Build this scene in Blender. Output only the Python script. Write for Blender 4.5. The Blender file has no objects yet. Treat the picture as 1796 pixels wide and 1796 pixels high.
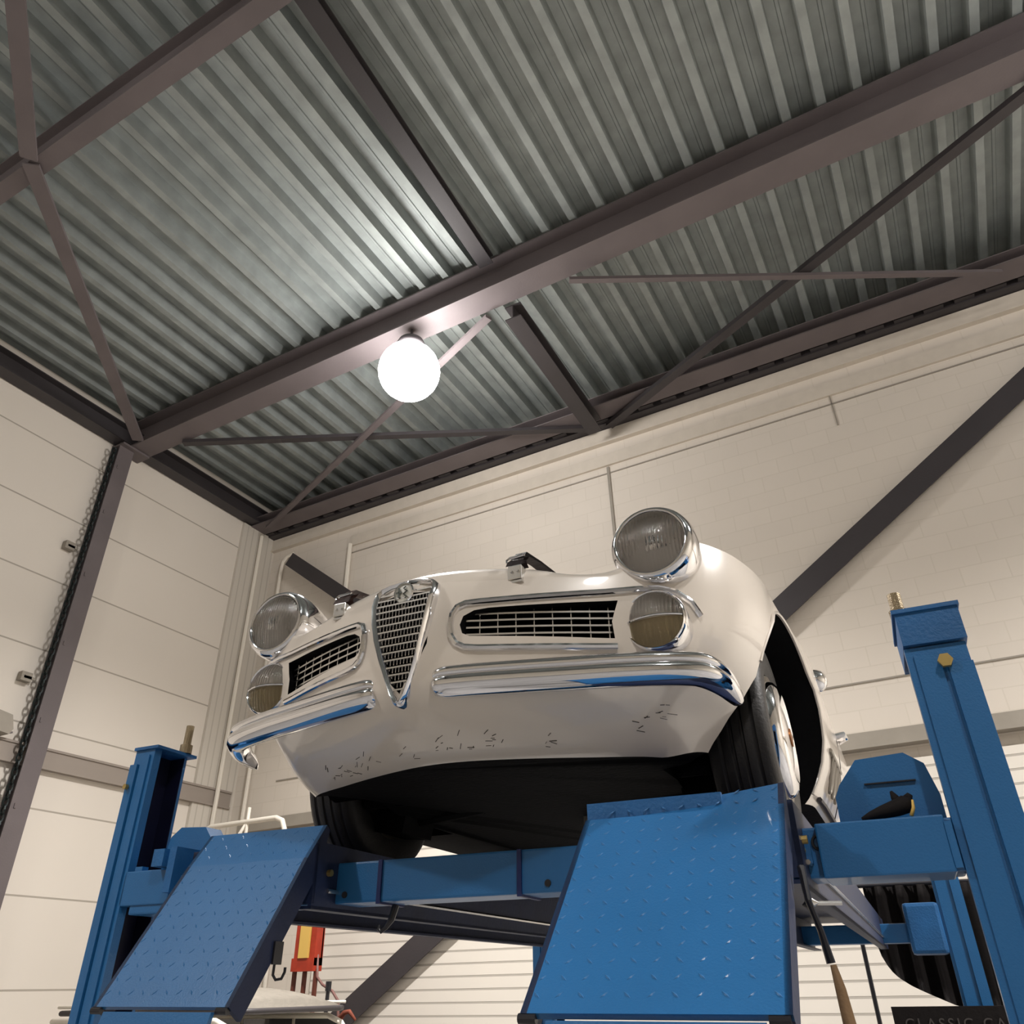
import bpy, bmesh, math, random
from mathutils import Vector, Matrix
random.seed(7)
S = bpy.context.scene; COL = S.collection
R = math.radians; PI = math.pi
# ------------------------------------------------------------------ camera, world, exposure
cam_d = bpy.data.cameras.new('camera'); cam = bpy.data.objects.new('camera', cam_d); COL.objects.link(cam)
cam_d.sensor_fit = 'HORIZONTAL'; cam_d.sensor_width = 36.0; cam_d.lens = 36.0 * 1362.0 / 1796.0
cam_d.clip_start = 0.02; cam_d.clip_end = 100
cam.rotation_mode = 'XYZ'; cam.location = (0, 0, 1.6); cam.rotation_euler = (R(121.6), R(1.0), R(28.95))
S.camera = cam
W = bpy.data.worlds.new('world'); S.world = W; W.use_nodes = True
W.node_tree.nodes['Background'].inputs[0].default_value = (1, .95, .9, 1)
W.node_tree.nodes['Background'].inputs[1].default_value = 0.02
S.view_settings.view_transform = 'Standard'; S.view_settings.look = 'None'
S.view_settings.exposure = 0.55; S.view_settings.gamma = 1.0; S.view_settings.use_curve_mapping = False
LAMP_POWER = 545.0
DECK = 1.955; PIV = Vector((-1.043, 0, DECK)); YAW = R(4.3); TILT = R(.65)
FR = Matrix.Rotation(YAW, 4, 'Z') @ Matrix.Rotation(TILT, 4, 'Y'); CAR_V = 2.36

# ------------------------------------------------------------------ materials
def srgb(r, g, b):
    return tuple(((c/255)/12.92 if c/255 <= .04045 else ((c/255+.055)/1.055)**2.4) for c in (r, g, b)) + (1,)
MATS = {}
def mat(name, col, rough=.5, metal=0., noise=0., nscale=8., bump=0., bscale=60., coat=0., trans=0., ior=1.45, emit=None, estr=0., spec=.5):
    if name in MATS: return MATS[name]
    m = bpy.data.materials.new(name); m.use_nodes = True; nt = m.node_tree; b = nt.nodes['Principled BSDF']
    b.inputs['Base Color'].default_value = col; b.inputs['Roughness'].default_value = rough; b.inputs['Metallic'].default_value = metal
    b.inputs['Coat Weight'].default_value = coat; b.inputs['Coat Roughness'].default_value = .04
    b.inputs['Transmission Weight'].default_value = trans; b.inputs['IOR'].default_value = ior
    b.inputs['Specular IOR Level'].default_value = spec
    if emit: b.inputs['Emission Color'].default_value = emit; b.inputs['Emission Strength'].default_value = estr
    if noise or bump:
        tc = nt.nodes.new('ShaderNodeTexCoord')
    if noise:
        n = nt.nodes.new('ShaderNodeTexNoise'); n.inputs['Scale'].default_value = nscale; n.inputs['Detail'].default_value = 6
        nt.links.new(tc.outputs['Object'], n.inputs['Vector'])
        r = nt.nodes.new('ShaderNodeValToRGB'); r.color_ramp.elements[0].position = .3; r.color_ramp.elements[1].position = .7
        r.color_ramp.elements[0].color = tuple(c*(1-noise) for c in col[:3]) + (1,)
        r.color_ramp.elements[1].color = tuple(min(1, c*(1+noise*.6)) for c in col[:3]) + (1,)
        nt.links.new(n.outputs['Fac'], r.inputs['Fac']); nt.links.new(r.outputs['Color'], b.inputs['Base Color'])
    if bump:
        n2 = nt.nodes.new('ShaderNodeTexNoise'); n2.inputs['Scale'].default_value = bscale; n2.inputs['Detail'].default_value = 3
        nt.links.new(tc.outputs['Object'], n2.inputs['Vector'])
        bp = nt.nodes.new('ShaderNodeBump'); bp.inputs['Strength'].default_value = bump; bp.inputs['Distance'].default_value = .01
        nt.links.new(n2.outputs['Fac'], bp.inputs['Height']); nt.links.new(bp.outputs['Normal'], b.inputs['Normal'])
    MATS[name] = m; return m
def brick_mat(name, c1, mortar, w, h, axes, msize=.01, offset=.5, rough=.7, bump=.3, noise=.04, zoff=0.):
    m = bpy.data.materials.new(name); m.use_nodes = True; nt = m.node_tree; b = nt.nodes['Principled BSDF']
    b.inputs['Roughness'].default_value = rough
    tc = nt.nodes.new('ShaderNodeTexCoord'); sp = nt.nodes.new('ShaderNodeSeparateXYZ'); cb = nt.nodes.new('ShaderNodeCombineXYZ')
    nt.links.new(tc.outputs['Object'], sp.inputs[0])
    nt.links.new(sp.outputs[axes[0]], cb.inputs[0])
    ad = nt.nodes.new('ShaderNodeMath'); ad.operation = 'ADD'; ad.inputs[1].default_value = zoff
    nt.links.new(sp.outputs[axes[1]], ad.inputs[0]); nt.links.new(ad.outputs[0], cb.inputs[1])
    br = nt.nodes.new('ShaderNodeTexBrick'); br.offset = offset; br.inputs['Scale'].default_value = 1
    br.inputs['Brick Width'].default_value = w; br.inputs['Row Height'].default_value = h
    br.inputs['Mortar Size'].default_value = msize; br.inputs['Mortar Smooth'].default_value = .2
    br.inputs['Color1'].default_value = c1; br.inputs['Color2'].default_value = tuple(x*(1-noise) for x in c1[:3])+(1,)
    br.inputs['Mortar'].default_value = mortar
    nt.links.new(cb.outputs[0], br.inputs['Vector'])
    n = nt.nodes.new('ShaderNodeTexNoise'); n.inputs['Scale'].default_value = 1.3; n.inputs['Detail'].default_value = 5
    nt.links.new(tc.outputs['Object'], n.inputs['Vector'])
    mx = nt.nodes.new('ShaderNodeMix'); mx.data_type = 'RGBA'; mx.blend_type = 'MULTIPLY'; mx.inputs[0].default_value = noise*3
    nt.links.new(br.outputs['Color'], mx.inputs[6]); nt.links.new(n.outputs['Color'], mx.inputs[7])
    hs = nt.nodes.new('ShaderNodeRGBToBW'); nt.links.new(n.outputs['Color'], hs.inputs[0]); nt.links.new(hs.outputs[0], mx.inputs[7])
    nt.links.new(mx.outputs[2], b.inputs['Base Color'])
    bp = nt.nodes.new('ShaderNodeBump'); bp.inputs['Strength'].default_value = bump; bp.inputs['Distance'].default_value = .01; bp.invert = True
    nt.links.new(br.outputs['Fac'], bp.inputs['Height']); nt.links.new(bp.outputs['Normal'], b.inputs['Normal'])
    return m

M_PAINT = mat('cream_car_paint', srgb(212, 203, 192), .28, coat=.8, bump=.015, bscale=5)
M_CHROME = mat('chrome', (.82, .82, .84, 1), .06, 1.)
M_CHROME2 = mat('brushed_chrome', (.7, .69, .67, 1), .22, 1.)
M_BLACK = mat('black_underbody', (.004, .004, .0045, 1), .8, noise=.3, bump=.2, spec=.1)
M_RUB = mat('tyre_rubber', (.018, .016, .015, 1), .55, bump=.15, bscale=120)
M_BLUE = mat('blue_lift_paint', srgb(32, 98, 152), .42, noise=.10, nscale=3, bump=.12, bscale=220, coat=.15)
M_BLUED = mat('blue_lift_paint_worn', srgb(32, 92, 146), .5, noise=.22, nscale=6, bump=.2, bscale=120)
M_STEEL = mat('painted_grey_steel', srgb(104, 96, 97), .55, noise=.12, nscale=2, bump=.1)
M_STEELD = mat('dark_grey_steel', srgb(58, 54, 56), .5, noise=.12, nscale=2, bump=.1)
M_GALV = mat('galvanised_sheet', srgb(150, 156, 154), .58, .25, noise=.16, nscale=5, bump=.12, bscale=18)
M_ZINC = mat('zinc_bolt', srgb(190, 165, 105), .35, .8)
M_WHITE = mat('white_pipe_paint', srgb(225, 218, 205), .5)
M_GREYW = mat('warm_grey_paint', srgb(150, 143, 132), .6, noise=.05)
M_LEATHER = mat('dark_leather', srgb(44, 34, 34), .55, noise=.2, nscale=40, bump=.3)
M_LEATHB = mat('brown_leather', srgb(74, 50, 44), .5, noise=.3, nscale=40, bump=.3)
M_GLASS = mat('clear_glass', (1, 1, 1, 1), .02, trans=1., ior=1.45)
def lens_mat(name, col, trans, sc):
    m = mat(name, col, .03, trans=trans, ior=1.45); nt = m.node_tree; b = nt.nodes['Principled BSDF']
    tc = nt.nodes.new('ShaderNodeTexCoord'); wv = nt.nodes.new('ShaderNodeTexWave'); wv.inputs['Scale'].default_value = sc; wv.inputs['Distortion'].default_value = .6; wv.inputs['Detail Scale'].default_value = 2
    nz = nt.nodes.new('ShaderNodeTexNoise'); nz.inputs['Scale'].default_value = 40; ad = nt.nodes.new('ShaderNodeMath'); ad.operation = 'ADD'
    nt.links.new(tc.outputs['Object'], wv.inputs['Vector']); nt.links.new(tc.outputs['Object'], nz.inputs['Vector'])
    nt.links.new(wv.outputs['Fac'], ad.inputs[0]); nt.links.new(nz.outputs['Fac'], ad.inputs[1])
    bp = nt.nodes.new('ShaderNodeBump'); bp.inputs['Strength'].default_value = .55; bp.inputs['Distance'].default_value = .003
    nt.links.new(ad.outputs[0], bp.inputs['Height']); nt.links.new(bp.outputs['Normal'], b.inputs['Normal']); return m
M_LENS = lens_mat('fluted_lens_glass', (1, 1, 1, 1), 1., 34.)
M_REFL = mat('lamp_reflector', (.86, .84, .80, 1), .28, 1.)
M_AMBER = lens_mat('smoked_ribbed_glass', srgb(205, 190, 155), .9, 26.)
M_RED = mat('red_tool_paint', srgb(160, 50, 28), .45, noise=.25, nscale=9)
M_YEL = mat('yellow_label', srgb(214, 176, 92), .5)
M_ALU = mat('cast_aluminium', srgb(120, 116, 108), .5, .7, noise=.3, nscale=20, bump=.4)
M_CONC = mat('grey_concrete', srgb(126, 124, 122), .65, noise=.2, nscale=1.5, bump=.1)
M_CREAM = mat('cream_trim_sheet', srgb(206, 197, 184), .55, noise=.05)
M_CLOTH = mat('black_sheet_cloth', (.012, .01, .01, 1), .85, bump=.3, bscale=30, spec=.2)
M_TAN = mat('tan_hide', srgb(150, 120, 88), .7, noise=.3, nscale=10, bump=.4)
M_CANVAS = mat('grey_canvas', srgb(128, 122, 112), .8, noise=.1, nscale=14, bump=.3)
M_DGLASS = mat('dark_car_glass', (.05, .05, .05, 1), .04, coat=1)
M_BRASS = mat('worn_brass_steel', srgb(135, 120, 95), .4, .8, bump=.4, bscale=300)
M_BULB = mat('glowing_lamp', (1, .95, .88, 1), .4, emit=(1, .965, .94, 1), estr=30.)
M_BLKG = mat('black_enamel', (.012, .012, .016, 1), .35)

# ------------------------------------------------------------------ mesh helpers
def obj(name, bm, m, parent=None, smooth=False, auto=None):
    me = bpy.data.meshes.new(name); bmesh.ops.recalc_face_normals(bm, faces=bm.faces); bm.to_mesh(me); bm.free()
    ms = m if isinstance(m, (list, tuple)) else [m]
    for x in ms: me.materials.append(x)
    if smooth:
        me.polygons.foreach_set('use_smooth', [True]*len(me.polygons))
        if auto: me.set_sharp_from_angle(angle=R(auto))
    o = bpy.data.objects.new(name, me); COL.objects.link(o)
    if parent: o.parent = parent
    return o
def tag(o, label=None, cat=None, group=None, kind=None):
    if label: o['label'] = label
    if cat: o['category'] = cat
    if group: o['group'] = group
    if kind: o['kind'] = kind
    return o
def empty(name, loc, rz=0, ry=0, **k):
    o = bpy.data.objects.new(name, None); COL.objects.link(o); o.location = loc; o.rotation_euler = (0, ry, rz); o.empty_display_size = .1
    return tag(o, **k)
def BM(): return bmesh.new()
def box(bm, x0, x1, y0, y1, z0, z1, mi=0, bev=0.):
    vs = [bm.verts.new((x, y, z)) for x in (x0, x1) for y in (y0, y1) for z in (z0, z1)]
    fs = [(0, 1, 3, 2), (4, 6, 7, 5), (0, 4, 5, 1), (2, 3, 7, 6), (0, 2, 6, 4), (1, 5, 7, 3)]
    out = [bm.faces.new([vs[i] for i in f]) for f in fs]
    for f in out: f.material_index = mi
    if bev:
        es = list({e for f in out for e in f.edges})
        bmesh.ops.bevel(bm, geom=es, offset=bev, segments=2, affect='EDGES', profile=.6)
    return vs
def frame_of(d):
    d = d.normalized(); a = Vector((0, 0, 1)) if abs(d.z) < .9 else Vector((1, 0, 0))
    x = d.cross(a).normalized(); return x, d.cross(x).normalized()
def beam(bm, p, q, w, h, up=None, mi=0):
    """box bar from p to q; w across, h along up"""
    p, q = Vector(p), Vector(q); d = (q-p).normalized()
    up = Vector(up) if up else Vector((0, 0, 1))
    x = d.cross(up); x = x.normalized() if x.length > 1e-4 else frame_of(d)[0]
    u = x.cross(d).normalized()
    vs = []
    for c in (p, q):
        for a, b in ((-1, -1), (1, -1), (1, 1), (-1, 1)): vs.append(bm.verts.new(c + x*w/2*a + u*h/2*b))
    for f in ((3, 2, 1, 0), (4, 5, 6, 7), (0, 1, 5, 4), (1, 2, 6, 5), (2, 3, 7, 6), (3, 0, 4, 7)):
        bm.faces.new([vs[i] for i in f]).material_index = mi
def tube(bm, pts, r, n=10, mi=0, closed=False, flat=1.):
    pts = [Vector(p) for p in pts]; rings = []; N = len(pts); px = None
    for i, p in enumerate(pts):
        a = pts[(i-1) % N] if (closed or i > 0) else p; b = pts[(i+1) % N] if (closed or i < N-1) else p
        d = (b-a).normalized()
        if px is None: px, py = frame_of(d)
        else:
            px = (px - d*px.dot(d)).normalized(); py = d.cross(px)
        rr = r[i] if isinstance(r, (list, tuple)) else r
        rings.append([bm.verts.new(p + px*math.cos(t)*rr + py*math.sin(t)*rr*flat) for t in [2*PI*k/n for k in range(n)]])
    for i in range(N if closed else N-1):
        A, B = rings[i], rings[(i+1) % N]
        for k in range(n):
            bm.faces.new((A[k], A[(k+1) % n], B[(k+1) % n], B[k])).material_index = mi
    if not closed:
        bm.faces.new(list(reversed(rings[0]))).material_index = mi; bm.faces.new(rings[-1]).material_index = mi
def lathe(bm, prof, c=(0, 0, 0), axis=(0, -1, 0), n=32, mi=0, cap0=False, cap1=False, rib=None):
    """prof: list of (radius, distance along axis)"""
    c = Vector(c); d = Vector(axis).normalized(); x, y = frame_of(d); rings = []
    for r, h in prof:
        rings.append([bm.verts.new(c + d*h + (x*math.cos(t)+y*math.sin(t))*max(r, 1e-5)) for t in [2*PI*k/n for k in range(n)]])
    for A, B in zip(rings, rings[1:]):
        for k in range(n):
            bm.faces.new((A[k], A[(k+1) % n], B[(k+1) % n], B[k])).material_index = mi
    if cap0: bm.faces.new(list(reversed(rings[0]))).material_index = mi
    if cap1: bm.faces.new(rings[-1]).material_index = mi
def prism(bm, poly, a0, a1, plane='xz', mi=0):
    """poly extruded between a0 and a1 along the axis normal to plane"""
    def P(p, a): return {'xz': (p[0], a, p[1]), 'xy': (p[0], p[1], a), 'yz': (a, p[0], p[1])}[plane]
    A = [bm.verts.new(P(p, a0)) for p in poly]; B = [bm.verts.new(P(p, a1)) for p in poly]; n = len(poly)
    for k in range(n): bm.faces.new((A[k], A[(k+1) % n], B[(k+1) % n], B[k])).material_index = mi
    bm.faces.new(list(reversed(A))).material_index = mi; bm.faces.new(B).material_index = mi
def grid(bm, rows, mi=0, close=False):
    V = [[bm.verts.new(p) for p in r] for r in rows]
    for a, b in zip(V, V[1:]):
        m_ = len(a)
        for k in range(m_ if close else m_-1):
            bm.faces.new((a[k], a[(k+1) % m_], b[(k+1) % m_], b[k])).material_index = mi
    return V
def ibeam(bm, p, q, b, h, tf=.015, tw=.01, up=(0, 0, 1)):
    p, q, up = Vector(p), Vector(q), Vector(up)
    beam(bm, p, q, tw, h-2*tf, up); o = up.normalized()*(h/2-tf/2)
    beam(bm, p+o, q+o, b, tf, up); beam(bm, p-o, q-o, b, tf, up)
def copy_tree(o, parent=None):
    c = o.copy(); COL.objects.link(c); c.parent = parent
    for ch in list(o.children): copy_tree(ch, c)
    return c

# ------------------------------------------------------------------ the room
XL, XR, YB, YF, ZR = -8.8, 8.5, 7.97, -8.0, 8.46
def struct(name, bm, m, **k):
    o = obj(name, bm, m, **k); o['kind'] = 'structure'; return o
bm = BM(); box(bm, XL-.3, XR+.3, YF-.3, YB+.3, -.1, 0); struct('floor', bm, M_CONC)
M_LWALL = brick_mat('white_sandwich_panel', srgb(224, 216, 205), srgb(172, 164, 152), 60, .84, (1, 2), .010, 0, .5, .35, .02)
M_BWALL = brick_mat('painted_block_wall', srgb(220, 211, 199), srgb(212, 203, 190), .4, .2, (0, 2), .006, .5, .6, .12, .03)
M_RIB = brick_mat('ribbed_wall_sheet', srgb(206, 199, 188), srgb(188, 181, 170), .11, 60, (1, 2), .012, 0, .5, .25, .02)
bm = BM(); box(bm, XL-.2, XL, YF, YB+.2, 0, 9); struct('wall_left', bm, M_LWALL)
bm = BM(); box(bm, XL, XR, YB, YB+.2, 0, 9); struct('wall_back', bm, M_BWALL)
M_OTHER = brick_mat('far_hall_wall', srgb(200, 192, 178), srgb(150, 142, 130), 60, .84, (1, 2), .01, 0, .6, .2, .02)
bm = BM(); box(bm, XR, XR+.2, YF, YB+.2, 0, 9); struct('wall_right', bm, M_OTHER)
bm = BM(); box(bm, XL-.2, XR+.2, YF-.2, YF, 0, 9); struct('wall_front', bm, M_OTHER)
# corrugated steel roof deck, ribs running along y
bm = BM(); pitch = .305; prof = []
x = -9.2 + .02
while x < XR+.2:
    prof += [(x, 0), (x+.055, 0), (x+.075, .14), (x+.155, .14), (x+.163, .13), (x+.187, .13), (x+.195, .14), (x+.275, .14), (x+.295, 0)]
    x += pitch+.01
ys = [YF-.1 + i*(YB+.25-YF)/8 for i in range(9)]
grid(bm, [[(px, y, ZR+pz) for px, pz in prof] for y in ys])
box(bm, XL-.2, XR+.2, YF-.2, YB+.25, ZR+.16, ZR+.24)
struct('ceiling', bm, M_GALV)
# pilaster strip of ribbed sheet in the corner
bm = BM(); box(bm, XL, XL+.05, 7.28, YB, 0, 8.0); struct('trim_1', bm, M_RIB)
# cladding trims under the eave of the back wall
bm = BM(); box(bm, XL, XR, YB-.06, YB, 7.78, 7.97); box(bm, XL, XR, YB-.075, YB, 7.76, 7.785); struct('trim_2', bm, M_CREAM)
bm = BM(); box(bm, -7.1, XR, YB-.035, YB, 7.42, 7.60); struct('trim_3', bm, M_CREAM)
bm = BM(); box(bm, -7.1, XR, YB-.012, YB, 7.30, 7.315); struct('trim_4', bm, M_GREYW)
bm = BM(); box(bm, -2.87, -2.835, YB-.02, YB, 3.55, 7.40); box(bm, -.07, -.055, YB-.012, YB, 7.0, 7.45)
struct('trim_5', bm, M_GREYW)
bm = BM(); box(bm, -8.0, XR, YB-.012, YB, 4.05, 4.065); struct('trim_6', bm, M_GREYW)
# roller door under a steel lintel
M_SLAT = brick_mat('roller_door_slats', srgb(226, 219, 208), srgb(182, 175, 165), 60, .115, (0, 2), .010, 0, .45, .9, .02)
bm = BM(); box(bm, -7.0, XR, YB-.05, YB-.01, 0, 3.3); struct('door_1', bm, M_SLAT)
bm = BM(); box(bm, -8.45, XR, YB-.14, YB, 3.42, 3.56); struct('trim_7', bm, M_GREYW)

# ------------------------------------------------------------------ steelwork
def steel(name, bm, label, cat, m=M_STEEL, group=None):
    return tag(obj(name, bm, m), label, cat, group)
# main rafter and the one nearer the camera
bm = BM(); ibeam(bm, (XL, 5.16, 8.21), (XR, 5.16, 8.21), .30, .44, .02, .014)
main = steel('roof_beam', bm, 'widest dark steel roof beam running above the white lamp', 'beam', group='steel roof beams')
bm = BM(); ibeam(bm, (XL, 1.78, 8.22), (XR, 1.78, 8.22), .15, .44, .014, .01)
steel('roof_beam', bm, 'narrow steel roof beam crossing the upper left corner', 'beam', group='steel roof beams')
bm = BM(); ibeam(bm, (XL, -4.2, 8.22), (XR, -4.2, 8.22), .15, .44, .014, .01)
steel('roof_beam', bm, 'steel roof beam over the floor behind the viewer', 'beam', group='steel roof beams')
bm = BM(); ibeam(bm, (XL, 7.56, 8.065), (XR, 7.56, 8.065), .30, .15, .014, .01)
steel('eave_beam', bm, 'grey steel eave beam along the top of the back wall', 'beam')
bm = BM(); box(bm, XL, XR, 7.80, 7.97, 7.98, 8.12); 
xx = XL
while xx < XR-.4: box(bm, xx, xx+.20, 7.74, 7.80, 8.0, 8.12); xx += .31
steel('wall_plate', bm, 'dark toothed steel plate closing the gap above the back wall', 'plate', M_STEELD)
bm = BM(); ibeam(bm, (-8.68, YF, 8.15), (-8.68, YB, 8.15), .20, .26, .014, .01)
steel('eave_beam', bm, 'dark steel eave beam along the top of the left wall', 'beam', M_STEELD)
def purlin(p, q, b, h, label):
    bm = BM(); ibeam(bm, p, q, b, h, .014, .01); return steel('purlin', bm, label, 'beam', M_STEELD, 'purlins between the roof beams')
purlin((-2.84, 1.88, 8.39), (-2.95, 5.0, 8.39), .165, .13, 'dark steel purlin between the two roof beams, above the lamp')
purlin((-2.82, 5.34, 7.87), (-2.87, 7.66, 7.87), .19, .20, 'short steel purlin from the wide roof beam to the back wall')
purlin((-2.83, YF, 8.39), (-2.83, 1.68, 8.39), .165, .13, 'dark steel purlin on the near side of the narrow roof beam')
# steel column on the left wall
bm = BM()
ibeam(bm, (-8.71, 5.0, 0), (-8.71, 5.0, 8.0), .215, .18, .016, .012, up=(1, 0, 0))
for z in (2.2, 3.3, 4.2, 5.1, 6.0, 6.9, 7.6): box(bm, -8.62, -8.61, 4.93, 4.95, z, z+.05)
box(bm, -8.79, -8.55, 4.89, 5.30, 7.955, 7.985)
steel('steel_column', bm, 'grey steel column standing against the left wall', 'column')
def brace(p, q, w, h, label, m=M_STEELD, round_=False, name='brace'):
    bm = BM()
    if round_: tube(bm, [p, q], w/2, 10)
    else: beam(bm, p, q, w, h)
    return steel(name, bm, label, 'brace', m, 'wind braces under the roof')
brace((-8.35, 4.95, 7.975), (-5.75, 1.72, 7.975), .14, .03, 'flat roof brace running down to the top of the column', M_STEEL)
brace((-5.72, 1.68, 7.98), (-3.5, .02, 7.98), .14, .03, 'flat roof brace in the upper left corner', M_STEEL)
brace((-7.85, 5.28, 7.95), (-3.0, 7.75, 7.95), .09, .05, 'thin dark roof brace from the column head to the back wall')
brace((-8.4, 7.45, 7.89), (-3.1, 5.3, 7.89), .08, .04, 'thin roof brace passing behind the lamp', M_STEEL)
brace((-2.72, 7.80, 7.93), (2.4, 5.22, 7.93), .11, .06, 'thick dark roof brace at the upper right')
brace((-2.1, 5.25, 7.87), (1.85, 7.4, 7.87), .06, .04, 'thin roof brace crossing behind the thick one', M_STEEL)
# wall bracing
def angle_bar(p, q, w, label, m):
    p, q = Vector(p), Vector(q); bm = BM(); d = (q-p).normalized(); n = Vector((0, -1, 0)); s = d.cross(n).normalized()
    beam(bm, p, q, w, .012, up=(0, -1, 0)); o = s*(w/2)
    beam(bm, p+o+Vector((0, .02, 0)), q+o+Vector((0, .02, 0)), .012, .05, up=(0, -1, 0))
    return tag(obj('wall_brace', bm, m), label, 'brace', 'diagonal braces on the back wall')
angle_bar((2.6, YB-.12, 7.35), (-6.75, YB-.12, 1.17), .24, 'long dark diagonal brace rising to the right behind the car', M_STEELD)
angle_bar((-8.12, YB-.25, 7.38), (-5.6, YB-.25, 5.43), .21, 'short dark diagonal brace above the left headlight', M_STEELD)
# wall rail (girt) on the left wall, with its wall brackets
bm = BM(); box(bm, XL+.0, XL+.06, YF, 7.90, 3.78, 3.96); box(bm, XL, XL+.075, YF, 7.90, 3.96, 3.985); box(bm, XL, XL+.075, YF, 7.90, 3.76, 3.785)
tag(obj('wall_rail', bm, mat('rail_grey_paint', srgb(150, 140, 131), .5)), 'grey steel rail running along the left wall', 'rail')
# conduits
def pipe(pts, r, label, m=M_WHITE, name='conduit_pipe', cat='pipe'):
    bm = BM(); tube(bm, pts, r, 8); return tag(obj(name, bm, m, smooth=True, auto=40), label, cat)
pipe([(-8.25, YB-.05, 7.60), (-8.38, YB-.05, 7.58), (-8.46, YB-.05, 7.5), (-8.48, YB-.05, 7.3), (-8.48, YB-.05, 2.0)], .028, 'white conduit with a bend beside the corner of the back wall')
pipe([(-7.09, YB-.05, 7.44), (-7.09, YB-.05, 3.6)], .035, 'straight white pipe dropping from the back wall trim')
pipe([(-8.7, 7.62, 7.9), (-8.7, 7.62, 1.0)], .03, 'thin white pipe on the left wall near the corner')
# hoist chain hanging beside the column
bm = BM(); z = 7.85; k = 0
while z > 1.2:
    c = Vector((-8.66, 4.855, z)); 
    a = Vector((1, 0, 0)) if k % 2 else Vector((0, 1, 0))
    pts = [c + a*math.cos(t)*.028 + Vector((0, 0, 1))*math.sin(t)*.05 for t in [2*PI*i/8 for i in range(8)]]
    tube(bm, pts, .011, 5, closed=True); z -= .075; k += 1
tag(obj('hoist_chain', bm, mat('dark_green_chain', srgb(28, 36, 36), .5, .4)), 'dark chain hanging down beside the steel column', 'chain')
# small flood light on the rail
t = empty('flood_light', (-8.66, 4.50, 3.985), label='small grey flood light on the wall rail beside the column', cat='light')
bm = BM(); prism(bm, [(-.17, 0.03), (-.13, .19), (-.05, .22), (.1, .2), (.15, .06), (.12, .0)], -.05, .10, 'yz'); obj('housing', bm, M_GREYW, t)
bm = BM(); beam(bm, (-.02, -.36, .02), (.02, -.15, .06), .05, .05); obj('bracket', bm, M_STEEL, t)
bm = BM(); beam(bm, (0, .10, .02), (.0, .20, .05), .03, .02); obj('cable_gland', bm, M_STEEL, t)
for zz, yy in ((6.30, 4.72), (4.62, 4.70)):
    bm = BM(); box(bm, XL, XL+.08, yy-.06, yy+.06, zz, zz+.10); box(bm, XL+.06, XL+.08, yy-.03, yy+.10, zz+.03, zz+.06)
    tag(obj('chain_bracket', bm, M_GREYW), 'small wall bracket beside the column, the %s of two' % ('upper' if zz > 5 else 'lower'), 'bracket')

# ------------------------------------------------------------------ hall lamps
def lamp(loc, label, k=1.):
    t = empty('hall_lamp', loc, label=label, cat='lamp', group='round lamps under the hall roof')
    bm = BM(); lathe(bm, [(.001, -.16), (.08, -.15), (.14, -.10), (.17, -.03), (.16, .0), (.001, .0)], (0, 0, .38), (0, 0, -1), 40)
    obj('lamp_shade', bm, M_STEELD, t, smooth=True)
    bm = BM(); lathe(bm, [(.001, -.33)]+[(.335*math.sin(PI*i/14), -.335*math.cos(PI*i/14)) for i in range(1, 14)]+[(.001, .335)], (0, 0, .05), (0, 0, -1), 40)
    obj('lamp_globe', bm, M_BULB, t, smooth=True)
    bm = BM(); tube(bm, [(0, 0, .55), (0, 0, 8.0-loc[2])], .015); obj('hanging_rod', bm, M_STEELD, t)
    ld = bpy.data.lights.new('lamp_light', 'SPOT'); ld.energy = LAMP_POWER*4*k; ld.spot_size = R(146); ld.spot_blend = 1.0; ld.shadow_soft_size = .12; ld.color = (1, .96, .925)
    lo = bpy.data.objects.new('lamp_light', ld); COL.objects.link(lo); lo.parent = t; lo.location = (0, 0, -.30)
    return t
lamp((-4.0, 5.12, 7.32), 'glowing white round lamp hanging under the wide roof beam')
lamp((4.6, 4.4, 7.32), 'white round lamp hanging to the right, outside the picture', 2.0)
lamp((2.6, -2.2, 7.32), 'white round lamp hanging behind the viewer on the right', .4)
lamp((-4.6, -2.6, 7.32), 'white round lamp hanging behind the viewer on the left', .5)

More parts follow.
